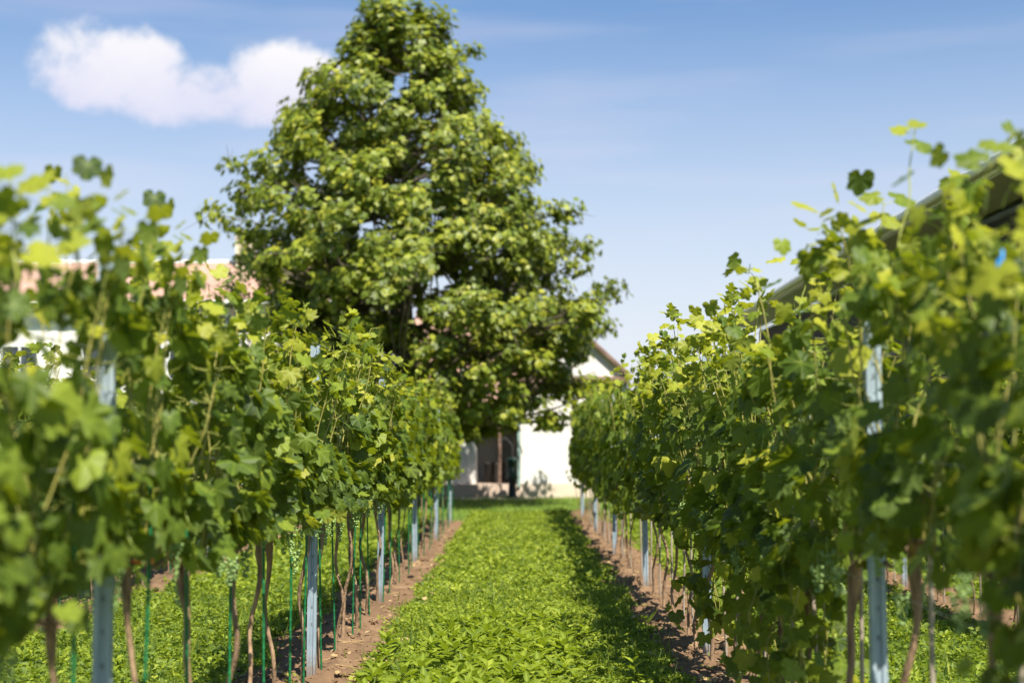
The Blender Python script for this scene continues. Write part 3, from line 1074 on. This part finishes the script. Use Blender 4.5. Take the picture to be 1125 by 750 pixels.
stake_green, stake_wood = stake_obj(True), stake_obj(False)
stake_used = set()
VINES = {}
for key in ('left', 'right', 'far_left', 'far_right', 'farther_left'):
    ys = trunk_list(key)
    rr = random.Random(hash(len(key)) + 3)
    count = {}
    for i, y in enumerate(ys):
        if key == 'left':
            kind = 'near' if y < 13.5 else 'far'
        elif key == 'right':
            kind = 'tall' if y < 13.5 else 'farlow'
            if y < 5.6:
                kind = 'near'
            if any(abs(y - t) < .05 for t in (6.1, 6.75, 7.6, 8.35, 9.85)):
                kind = 'low'
        else:
            kind = 'near' if (y < 11.5 and key != 'farther_left') else 'far'
        v = take(kind, i * 5 + rr.randrange(3))
        v.location = (ROWS[key] + rr.uniform(-.02, .02), y, 0)
        v.rotation_euler = (0, 0, (math.pi if rr.random() < .5 else 0) + rr.uniform(-.08, .08))
        grow = {'left': 1.0, 'right': 1.03}.get(key, 1.0) + max(0, (y - 14)) * .007 - ((.15 if key == 'right' else .085) if y < 3.3 else -.035 if y < 5.0 else (.045 if key == 'right' else .025) if y < 8 else .01)
        v.scale = (rr.uniform(.85, 1.15) * ((.82 if key == 'left' else .95) if y < 5 else 1.0 if y < 14 else .85), rr.uniform(.98, 1.10) * (1.0 if y < 10.5 else 1.2), grow * rr.uniform(.97, 1.03))
        nth, _ = where(key, y, i, None)
        if nth is None:
            nth = 0
        count[nth] = count.get(nth, 0) + 1
        if nth == 0:
            k_before = sum(1 for q in ys if q < POSTS[key][0])
            place = f'{ORD[k_before - count[0] + 1]} before nearest steel post, {ROWTXT[key]}'
        else:
            pn = 'nearest' if nth == 1 else ORD[nth]
            place = f'{ORD[count[nth]]} beyond {pn} steel post, {ROWTXT[key]}'
        look = {'near': 'leafy grapevine', 'low': 'grapevine trailing leaves to the ground', 'far': 'leafy grapevine', 'farlow': 'leafy grapevine', 'tall': 'tall leafy grapevine'}[kind]
        tag(v, f'{look}, {place}', 'grapevine', 'grapevines trained along the trellis rows')
        VINES[(key, round(y, 2))] = v
        green = 'left' in key
        base = stake_green if green else stake_wood
        if green in stake_used:
            s = base.copy()
            link(s)
        else:
            s = base
            stake_used.add(green)
        s.location = (ROWS[key] + rr.uniform(-.03, .03) + .045, y - rr.uniform(.01, .06), 0)
        s.rotation_euler = (R(rr.uniform(-1.5, 1.5)), R(rr.uniform(-1.5, 1.5)), rr.uniform(0, 6))
        tag(s, (f'green stake at the vine {place}' if green else f'grey stake at the vine {place}'), 'stake', 'green plant stakes' if green else 'grey plant stakes')

for ps in PROTO.values():
    for p in ps:
        if p.name not in _used:
            for ch in list(p.children):
                bpy.data.objects.remove(ch)
            bpy.data.objects.remove(p)

# trellis wires
for key in ('left', 'right', 'far_left', 'far_right', 'farther_left'):
    y0, y1 = (2.0 if key in ('left', 'right') else POSTS[key][0]), POSTS[key][-1]
    for q, z in enumerate((.93, 1.35, 1.70, 2.02)):
        ys = np.arange(y0, y1, .7)
        sag = .012 * np.sin(ys * 1.47)
        name = ['lowest', 'lower middle', 'upper middle', 'highest'][q]
        o = MB().tube(np.stack([np.full(len(ys), ROWS[key] + (.036 if q % 2 else -.034)), ys, z + sag], 1), .0014, 4).obj('trellis_wire', M['wire'])
        tag(o, f'{name} steel wire strung along the {ROWTXT[key]}', 'wire', 'trellis wires')


# ---- single shoots that stand above the canopy
def shoot(vine, base, top, leaves, sz, yellow=.3, curl=0.0):
    """A free shoot with its own leaves, in world coordinates, parented to its vine."""
    base, top = np.array(base, float), np.array(top, float)
    C = tube_path(base, top, 10, .008)
    if curl:
        u = np.linspace(0, 1, 10)
        C[:, 1] += curl * u ** 3
        C[:, 0] += abs(curl) * u ** 4
        C[-1, 2] -= abs(curl) * .6
    mb = MB()
    mb.tube(C, np.linspace(.004, .0016, 10), 5, 1)
    n = len(leaves)
    idx = [min(9, int(t * 9)) for t in leaves]
    P = C[idx]
    a = rng.random() * 6 + np.arange(n) * 2.6
    off = np.stack([np.cos(a) * .05, np.sin(a) * .05, .02 * np.ones(n)], 1) * (sz / .05)
    for p, q in zip(P, off):
        mb.tube([p, p + q], .0013, 3, 1, caps=False)
    tip = np.stack([np.cos(a), .4 * np.sin(a), -.2 + .6 * rng.random(n)], 1)
    nr = np.stack([.3 * np.cos(a), -.7 * np.ones(n), .6 + .4 * rng.random(n)], 1)
    scatter(mb, VINE_LEAF, P + off, nr, tip, sz * (.7 + .6 * rng.random(n)), .5 + .4 * rng.random(n), yellow * rng.random(n))
    o = mb.obj('shoot', [M['vine_leaf'], M['tendril']], vine)
    o.matrix_parent_inverse = vine_matrix(vine).inverted()
    return o


def vine_matrix(v):
    from mathutils import Matrix
    return Matrix.LocRotScale(v.location, v.rotation_euler, v.scale)


def at(px, py, d, f=1562.5):
    """Where a direction of the photograph's frame meets the depth d (used for measuring out the place)."""
    return ((px - 570) / f * d, d, CAM_H + (492 - py) / f * d)


def V_(key, y):
    k = min((k for k in VINES if k[0] == key), key=lambda k: abs(k[1] - y))
    return VINES[k]


for key, b, t, lv, sz, cu in (
    ('right', (990, 270, 4.4), (1014, 128, 4.4), (.98, .93, .86), .055, 0),
    ('right', (965, 300, 4.9), (975, 215, 4.9), (.4, .6, .75, .9, .98), .06, 0),
    ('right', (1085, 230, 3.8), (1098, 165, 3.8), (.4, .6, .8, .95), .065, 0),
    ('left', (50, 290, 3.5), (48, 200, 3.5), (.3, .5, .7, .85, .98), .05, 0),
    ('left', (85, 300, 3.75), (66, 188, 3.7), (.3, .5, .7, .98), .05, 0),
    ('left', (15, 320, 3.3), (5, 185, 3.3), (.3, .6, .98), .06, 0),
    ('left', (160, 330, 4.7), (163, 268, 4.7), (.4, .7, .98), .05, 0),
    ('left', (392, 440, 10.4), (398, 350, 10.4), (.4, .6, .8), .04, .10),
    ('left', (262, 400, 6.6), (258, 340, 6.6), (.5, .75, .98), .04, 0),
    ('right', (830, 380, 7.3), (838, 305, 7.3), (.3, .5, .7, .95), .03, 0),
    ('right', (762, 420, 9.8), (768, 352, 9.8), (.4, .7, .98), .045, .05),
    ('right', (740, 440, 11.0), (746, 352, 11.0), (.5, .8, .98), .045, 0),
    ('right', (880, 350, 6.2), (888, 275, 6.2), (.3, .6, .8, .98), .045, 0),
):
    B, T = at(*b), at(*t)
    shoot(V_(key, b[2]), B, T, lv, sz, .8, cu)

# orange tie round one trunk, blue clip on the right-hand canopy
v = V_('left', 4.67)
tm = MB()
aa = np.linspace(0, 2 * math.pi, 13)
tm.tube(np.stack([-1.225 + .024 * np.cos(aa), 4.655 + .024 * np.sin(aa), 1.035 + 0 * aa], 1), .0085, 6, caps=False)
tm.box((-1.195, 4.64, 1.035), (.022, .012, .02))
o = tm.obj('tie', M['orange'], v)
o.matrix_parent_inverse = vine_matrix(v).inverted()
o['label'] = 'orange plastic tie round the trunk head'
cm = MB()
cx, cy, cz = at(1104, 290, 3.4)
cm.box((cx, cy, cz), (.028, .012, .014)).box((cx, cy + .012, cz + .004), (.020, .016, .022), taper=.7).tube([(cx, cy, cz + .01), (cx + .005, cy + .01, cz + .035)], .004, 6)
tag(cm.obj('wire_clip', M['blue']), 'small bright blue plastic clip among the leaves of the nearest vines on the right', 'clip')

# ------------------------------------------------------------------ plane tree
def tree(name, loc, H, prof, cz0, nclump, leaves, lsize, clump_r, mat, label, cat, seed, group=None, trunk_r=.2, nlimb=22):
    """prof: (height, radius left, radius right) of the crown's outline; > trunk, limb(s), crown."""
    rs = np.random.default_rng(seed)
    root = empty(name, loc)
    zs = [p[0] for p in prof]
    zt = np.linspace(0, H * .93, 16)
    T = np.stack([.08 * np.sin(zt * .7), .08 * np.cos(zt * .55) - .08, zt], 1)
    mb = MB()
    mb.tube(T, np.interp(zt, [0, .4, H * .5, H * .93], [trunk_r * 1.35, trunk_r, trunk_r * .5, .03]), 12, 0, jitter=.08)
    mb.obj('trunk', M['tree_bark'], root)
    # clump centres on an uneven shell and some inside
    C, rad = [], []
    while len(C) < nclump:
        z = cz0 + (H - cz0) * rs.random()
        a = rs.random() * 2 * math.pi
        L, Rr = np.interp(z, zs, [p[1] for p in prof]), np.interp(z, zs, [p[2] for p in prof])
        s = (math.cos(a) + 1) / 2
        rmax = L * (1 - s) + Rr * s
        if rs.random() > (rmax / max(max(p[1], p[2]) for p in prof)) ** 1.35 + .10:
            continue
        bump = .95 + .12 * rs.random() + .09 * math.sin(3 * a + z * 1.3) + .09 * math.sin(5 * a - z * 2.1)
        q = rs.random()
        r = rmax * bump * (q ** .38)
        r = max(0, r - clump_r * .55 * (q > .6))
        C.append((r * math.cos(a), r * math.sin(a), z))
        rad.append(clump_r * (.65 + .6 * rs.random()))
    C = np.array(C)
    # limbs: group the clumps by the nearest limb origin
    lim_z = np.linspace(cz0 * .75, H * .85, nlimb)
    lim_a = np.arange(nlimb) * 2.399
    buckets = [[] for _ in range(nlimb)]
    for i, c in enumerate(C):
        a = math.atan2(c[1], c[0])
        rise = np.hypot(c[0], c[1]) * .45
        cost = np.abs((lim_a - a + math.pi) % (2 * math.pi) - math.pi) * 1.3 + np.abs(lim_z - (c[2] - rise)) * .9
        buckets[int(np.argmin(cost))].append(i)
    for b, ids in enumerate(buckets):
        if not ids:
            continue
        z0 = lim_z[b]
        o0 = np.array([np.interp(z0, T[:, 2], T[:, 0]), np.interp(z0, T[:, 2], T[:, 1]), z0])
        tgt = C[ids].mean(0)
        mid = o0 + (tgt - o0) * .6
        mid[2] -= .1
        mb = MB()
        r0 = .03 + .035 * (1 - z0 / H) * (trunk_r / .2)
        mb.tube([o0, o0 + (mid - o0) * .5 + np.array([0, 0, .05]), mid], [r0 * 1.4, r0, r0 * .8], 7, 0, jitter=.1)
        for i in ids:
            e = C[i]
            m2 = mid + (e - mid) * .55 + rs.standard_normal(3) * .1
            mb.tube([mid, m2, e], [r0 * .6, r0 * .4, r0 * .15], 5, 0, caps=False)
            for _ in range(3):
                dd = rs.standard_normal(3) * rad[i] * .6
                mb.tube([e, e + dd], [r0 * .2, r0 * .08], 3, 0, caps=False)
        mb.obj('limb', M['tree_bark'], root)
    cr = MB()
    for i, c in enumerate(C):
        n = int(leaves * (rad[i] / clump_r) ** 2)
        d = norm(rs.standard_normal((n, 3)))
        rr_ = rad[i] * (rs.random(n) ** .5)
        P = c + d * rr_[:, None] * np.array([1, 1, .72])
        out = norm(c * np.array([1, 1, 0]) + np.array([0, 0, 1.2])) + d * .7
        nr = out + .55 * rs.standard_normal((n, 3)) + np.array([0, 0, .5])
        tip = norm(P - np.array([0, 0, c[2]])) * .6 + np.stack([.5 * rs.standard_normal(n), .5 * rs.standard_normal(n), -.5 + .5 * rs.standard_normal(n)], 1)
        tone = np.clip(.46 + .20 * rs.standard_normal() + .33 * rs.standard_normal(n), 0, 1)
        yel = np.where(rs.random(n) < .22, .3 + .6 * rs.random(n), .12 * rs.random(n))
        scatter(cr, TREE_LEAF, P, nr, tip, lsize * (.6 + .7 * rs.random(n)), tone, yel, smooth=False)
    cr.obj('crown', mat, root)
    return tag(root, label, cat, group)


TD = 34.0
TX = (447 - 570) / 1562.5 * TD
px = TD / 1562.5


def ph(y):
    return CAM_H + (492 - y) * px


prof = []
for y, l, r_ in ((490, 345, 520), (470, 325, 625), (450, 310, 640), (410, 300, 655), (370, 295, 680), (340, 285, 685), (300, 262, 652), (255, 240, 630), (205, 246, 605), (165, 290, 585), (125, 300, 565), (95, 312, 528), (60, 362, 515), (30, 378, 505), (5, 392, 480), (-12, 420, 450)):
    prof.append((ph(y), (447 - l) * px * 1.04, (r_ - 447) * px * 1.04))
tree('plane_tree', (TX, TD, 0), ph(-12), prof, ph(488), 900, 82, .122, .45, M['tree_leaf'], 'tall broad plane tree with yellow green leaves standing beyond the end of the left row', 'tree', 11, trunk_r=.24, nlimb=26)
# smaller dark trees half hidden behind the left row
bpf = lambda h, r: [(.9, r * .5, r * .5), (h * .4, r, r), (h * .75, r * .8, r * .8), (h, r * .15, r * .15)]
tree('small_tree', (-6.25, 31, 0), 5.3, bpf(5.3, 1.15), 1.2, 60, 55, .075, .42, M['bush_leaf'], 'small dark green tree in front of the long salmon roof, left of the plane tree', 'tree', 21, trunk_r=.08, nlimb=8)

# ------------------------------------------------------------------ the house beyond the path
HD = 40.0
fpx = 1562.5


def hx(x, d=HD):
    return (x - 570) / fpx * d


def hz_(y, d=HD):
    return CAM_H + (492 - y) / fpx * d


def window(parent, x, z, y, w=.9, h=1.1):
    fr = MB()
    t = .07
    fr.box((x - w / 2 + t / 2, y, z), (t, .08, h)).box((x + w / 2 - t / 2, y, z), (t, .08, h)).box((x, y, z + h / 2 - t / 2), (w - 2 * t, .08, t)).box((x, y, z - h / 2 + t / 2), (w - 2 * t, .08, t)).box((x, y, z), (.05, .07, h - 2 * t))
    f = fr.obj('window', M['white_paint'], parent)
    MB().box((x, y + .02, z), (w - 2 * t, .02, h - 2 * t)).obj('pane', M['glass_dark'], f)
    MB().box((x, y - .06, z - h / 2 - .03), (w + .14, .16, .05)).obj('sill', M['plinth'], f)
    return f


house = empty('gabled_house', (hx(632), HD, 0))
tag(house, 'white plastered house with front gable, salmon roof and porch at the end of the path', 'house')
ox, oy = hx(632), HD


def L(x, y=None):
    return x - ox if y is None else (x - ox, y - oy)


xl, xr = L(hx(572)), L(hx(690))
ez, az_ = hz_(413), hz_(360)
# gable wing walls
gw = MB()
depth = 6.0
gw.add([(xl, 0, .41), (xr, 0, .41), (xr, 0, ez), (xl, 0, ez)], [[0, 1, 2, 3]])
gw.add([(xl, 0, ez), (xr, 0, ez), (0, 0, az_ - .05)], [[0, 1, 2]])
gw.add([(xl, depth, .0), (xl, 0, 0), (xl, 0, ez), (xl, depth, ez)], [[0, 1, 2, 3]])
gw.add([(xr, 0, .0), (xr, depth, 0), (xr, depth, ez), (xr, 0, ez)], [[0, 1, 2, 3]])
gw.obj('gable_wall', M['plaster'], house)
MB().box(((xl + xr) / 2, .08, .205), (xr - xl + .06, .22, .41)).obj('plinth', M['plinth'], house)
# gable roof slabs and barge boards
rf = MB()
ov = .12
for s, xe in ((-1, xl), (1, xr)):
    dxr, dzr = xe - 0, ez - az_
    ln = math.hypot(dxr, dzr)
    e = (xe + dxr / ln * ov, ez + dzr / ln * ov)
    rf.prism([(0, az_), (e[0], e[1]), (e[0], e[1] + .12), (0, az_ + .12)], -.12, depth, 'y')
rf.obj('gable_roof', M['tiles'], house)
bb = MB()
for s, xe in ((-1, xl), (1, xr)):
    dxr, dzr = xe, ez - az_
    ln = math.hypot(dxr, dzr)
    e = (xe + dxr / ln * ov, ez + dzr / ln * ov)
    bb.prism([(0, az_ - .03), (e[0], e[1] - .03), (e[0], e[1] + .10), (0, az_ + .10)], -.17, -.123, 'y')
bb.obj('barge_board', M['soffit'], house)
# brown pent canopy across the gable foot
MB().prism([(-.22, ez - .20), (-.003, ez - .20), (-.003, ez - .02), (-.22, ez - .10)], xl - .05, xr + .05, 'x').obj('pent_canopy', M['soffit'], house)
window(house, .35, 2.2, -.02, .8, 1.0)
# main wing behind, ridge along x
mxl, mxr = L(hx(452)), xl
wy = 3.2
mw = MB()
eaz = 2.45
mw.box(((mxl + mxr) / 2, wy + .12, 1.6), (mxr - mxl - .01, .24, 3.2))
mw.add([(mxl, wy, 0), (mxl, wy, 3.2), (mxl, wy + 6, 3.2), (mxl, wy + 6, 0)], [[0, 1, 2, 3]])
mw.obj('porch_back_wall', M['plaster'], house)
rid = (6.0, CAM_H + (492 - 345) / fpx * 46)
mr_ = MB()
mr_.prism([(.55, eaz), (rid[0], rid[1]), (rid[0], rid[1] + .13), (.55, eaz + .13)], mxl - .3, xl - .003, 'x')
mr_.prism([(rid[0], rid[1]), (rid[0] + 5.5, eaz), (rid[0] + 5.5, eaz + .13), (rid[0], rid[1] + .13)], mxl - .3, xl - .003, 'x')
mr_.obj('main_roof', M['tiles'], house)
MB().box(((mxl + xl) / 2 - .15, .50, eaz + .03), (xl - mxl + .28, .05, .18)).obj('fascia', M['soffit'], house)
# porch: left white wing, side wall stepping down, posts
MB().box((L(hx(497)), 1.45, 1.4), (1.30, 2.0, 2.02)).obj('side_wall', M['plaster'], house)
pst = MB().box((L(hx(549)), .75, 1.35), (.08, .10, 2.0))
pst.obj('porch_post', M['soffit'], house)
dr = MB().box((L(hx(553)), wy - .035, 1.45), (.5, .06, 2.1)).obj('door', M['grey_plastic'], house)
MB().box((L(hx(553)) + .13, wy - .09, 1.35), (.1, .04, .03)).box((L(hx(553)) + .16, wy - .075, 1.35), (.02, .02, .06)).obj('handle', M['zinc'], dr)
# porch floor
MB().box(((mxl + xl) / 2, 1.55, .19), (xl - mxl - .02, 3.28, .38)).obj('porch_floor', M['paving'], house)
# downpipe at the corner
dp = MB()
dp.tube([(xl - .05, .42, eaz - .03), (xl - .05, .2, eaz - .12), (xl - .05, -.06, eaz - .3), (xl - .05, -.06, .4), (xl - .05, -.14, .3)], .045, 8)
dp.obj('downpipe', M['pipe'], house)
MB().tube([(mxl - .3, .44, eaz + .04), (xl - .01, .44, eaz + .04)], .05, 8).obj('gutter', M['pipe'], house)

# paved strip in front of porch, dark kerb
structure(MB().box((hx(498, 39.4), 38.9, .02), (4.6, .9, .04)).obj('pavement', M['paving']))

# hand pump by the corner of the porch
pm = empty('water_pump', (hx(563, 39.2), 39.2, 0))
tag(pm, 'dark green cast iron water pump standing at the porch corner', 'pump')
MB().lathe([(0, .0), (.20, .0), (.20, .06), (.12, .1), (.10, .45), (.12, .5), (.12, .55), (0, .55)], 16).obj('base', M['black_iron'], pm)
MB().lathe([(0, .552), (.16, .552), (.17, .60), (.15, .66), (.14, .98), (.17, 1.02), (.17, 1.08), (.06, 1.14), (0, 1.14)], 18).tube([(0, -.1, .86), (0, -.30, .84), (0, -.36, .72)], [.045, .04, .035], 8).obj('body', M['pump_green'], pm)
u = np.linspace(0, 1, 10)
MB().tube(np.stack([-.32 * np.clip(u * 1.5 - .5, 0, 1) ** .8, 0 * u, 1.12 + .55 * np.sin(np.clip(u, 0, .8) / .8 * math.pi / 2) - .12 * np.clip(u - .75, 0, 1) * 4], 1), .028, 8).obj('handle', M['black_iron'], pm)

# wicker tub and chair on the porch
wt = MB().lathe([(0, 0), (.24, 0), (.27, .1), (.30, .52), (.32, .56), (.30, .6), (.27, .6), (.25, .5), (0, .48)], 20)
tag(wt.obj('tub_planter', M['wicker'], loc=(hx(543, 41.5), 41.5, .381)), 'round black wicker tub on the porch floor in front of the wall', 'planter')
ch = empty('garden_chair', (hx(511, 40.8), 40.8, .381), R(20))
tag(ch, 'grey plastic garden chair at the left end of the porch', 'chair')
MB().box((0, 0, .42), (.46, .44, .04)).obj('seat', M['grey_plastic'], ch)
sb = MB()
for i in range(5):
    sb.box((-.19 + .095 * i, .23 + .04, .68), (.07, .025, .46))
sb.box((0, .27, .925), (.46, .035, .05))
sb.obj('backrest', M['grey_plastic'], ch)
for sx in (-1, 1):
    for sy in (-1, 1):
        MB().box((sx * .20, sy * .19, .20), (.04, .04, .40), taper=.8).obj('leg', M['grey_plastic'], ch)
    MB().box((sx * .24, .02, .62), (.045, .42, .03)).box((sx * .24, -.17, .52), (.03, .04, .19)).obj('armrest', M['grey_plastic'], ch)

# ------------------------------------------------------------------ long building on the left
LD = 46.0
b = empty('long_building', (-17.0, LD, 0))
tag(b, 'long white building with a low salmon tiled roof behind the left vine rows', 'building')
lx0, lx1 = -11.0, 17.0 + hx(415, LD)
ze, zr = CAM_H + (492 - 330) / fpx * LD, CAM_H + (492 - 292) / fpx * (LD + 3.5)
wb = MB()
wb.box(((lx0 + lx1) / 2, 3.5, ze / 2), (lx1 - lx0, 7.0, ze))
wb.prism([(0.0, ze + .003), (7.0, ze + .003), (3.5, zr - .02)], lx0 + .01, lx0 + .2, 'x').prism([(0.0, ze + .003), (7.0, ze + .003), (3.5, zr - .02)], lx1 - .2, lx1 - .01, 'x')
wb.obj('wall', M['plaster'], b)
rb = MB()
rb.prism([(-.45, ze - .12), (3.5, zr), (3.5, zr + .14), (-.45, ze + .02)], lx0 - .3, lx1 + .3, 'x')
rb.prism([(3.5, zr), (7.45, ze - .12), (7.45, ze + .02), (3.5, zr + .14)], lx0 - .3, lx1 + .3, 'x')
rfo = rb.obj('roof', M['tiles'], b)
MB().tube([(lx0 - .3, 3.5, zr + .15), (lx1 + .3, 3.5, zr + .15)], .07, 8).obj('ridge_cap', M['fascia'], rfo)
MB().tube([(lx0 - .3, -.50, ze - .10), (lx1 + .3, -.50, ze - .10)], .06, 8).obj('gutter', M['fascia'], rfo)
cxm = 17.0 + hx(268, LD + 3)
chm = MB().box((cxm, 3.0, zr + .35), (.62, .6, 1.5)).box((cxm, 3.0, zr + 1.13), (.76, .74, .09))
chm.obj('chimney', M['chimney'], rfo)
for i, pxx in enumerate((20, 110, 205, 300, 380)):
    window(b, 17.0 + hx(pxx, LD), 4.15, -.02, 1.3, 1.2)
    window(b, 17.0 + hx(pxx, LD), 1.5, -.02, 1.3, 1.2)

# ------------------------------------------------------------------ long shed on the right
SX = 6.5
s0, s1 = 11.0, 44.0
EZ = CAM_H + 282 / 490 * SX + .02
sh = empty('long_shed', (SX + .9, (s0 + s1) / 2, 0))
tag(sh, 'long dark clad shed with a pale roof edge rising behind the right vine rows', 'shed')
yo = (s0 + s1) / 2
hl = (s1 - s0) / 2
wl = MB().box((.1 + 3.9, 0, EZ / 2 - .1), (8.0, 2 * hl - .8, EZ - .2))
wl.obj('wall', M['cladding'], sh)
so = MB().box((-.42, 0, EZ - .05), (.94, 2 * hl - .01, .04)).obj('soffit', M['shed_soffit'], sh)
MB().box((-.92, 0, EZ + .02), (.05, 2 * hl + .02, .13)).obj('fascia', M['fascia'], sh)
MB().tube([(-1.03, -hl - .1, EZ + .07), (-1.03, hl + .1, EZ + .07)], .075, 12).obj('gutter', M['white_paint'], sh)
MB().prism([(-.97, EZ + .125), (4.0, EZ + 1.2), (4.0, EZ + 1.28), (-.97, EZ + .20)], -hl, hl, 'y').prism([(4.0, EZ + 1.2), (8.9, EZ + .1), (8.9, EZ + .18), (4.0, EZ + 1.28)], -hl, hl, 'y').obj('roof', M['shed_roof'], sh)
for i, yy in enumerate(np.arange(s0 + 2.0, s1 - 2, 4.0)):
    y = yy - yo
    w2, h2, zc = 1.6, 1.2, 3.3 if i % 2 else 3.5
    fr = MB()
    for (cy_, cz_, sy_, sz_) in ((y - w2 / 2, zc, .09, h2), (y + w2 / 2, zc, .09, h2), (y, zc + h2 / 2, w2 + .09, .09), (y, zc - h2 / 2, w2 + .09, .09), (y, zc, .05, h2 - .1)):
        fr.box((.06, cy_, cz_), (.10 if sy_ != .05 else .08, sy_, sz_))
    f_ = fr.obj('window', M['white_paint'], sh)
    MB().box((.075, y, zc), (.02, w2 - .1, h2 - .1)).obj('pane', M['glass_dark'], f_)
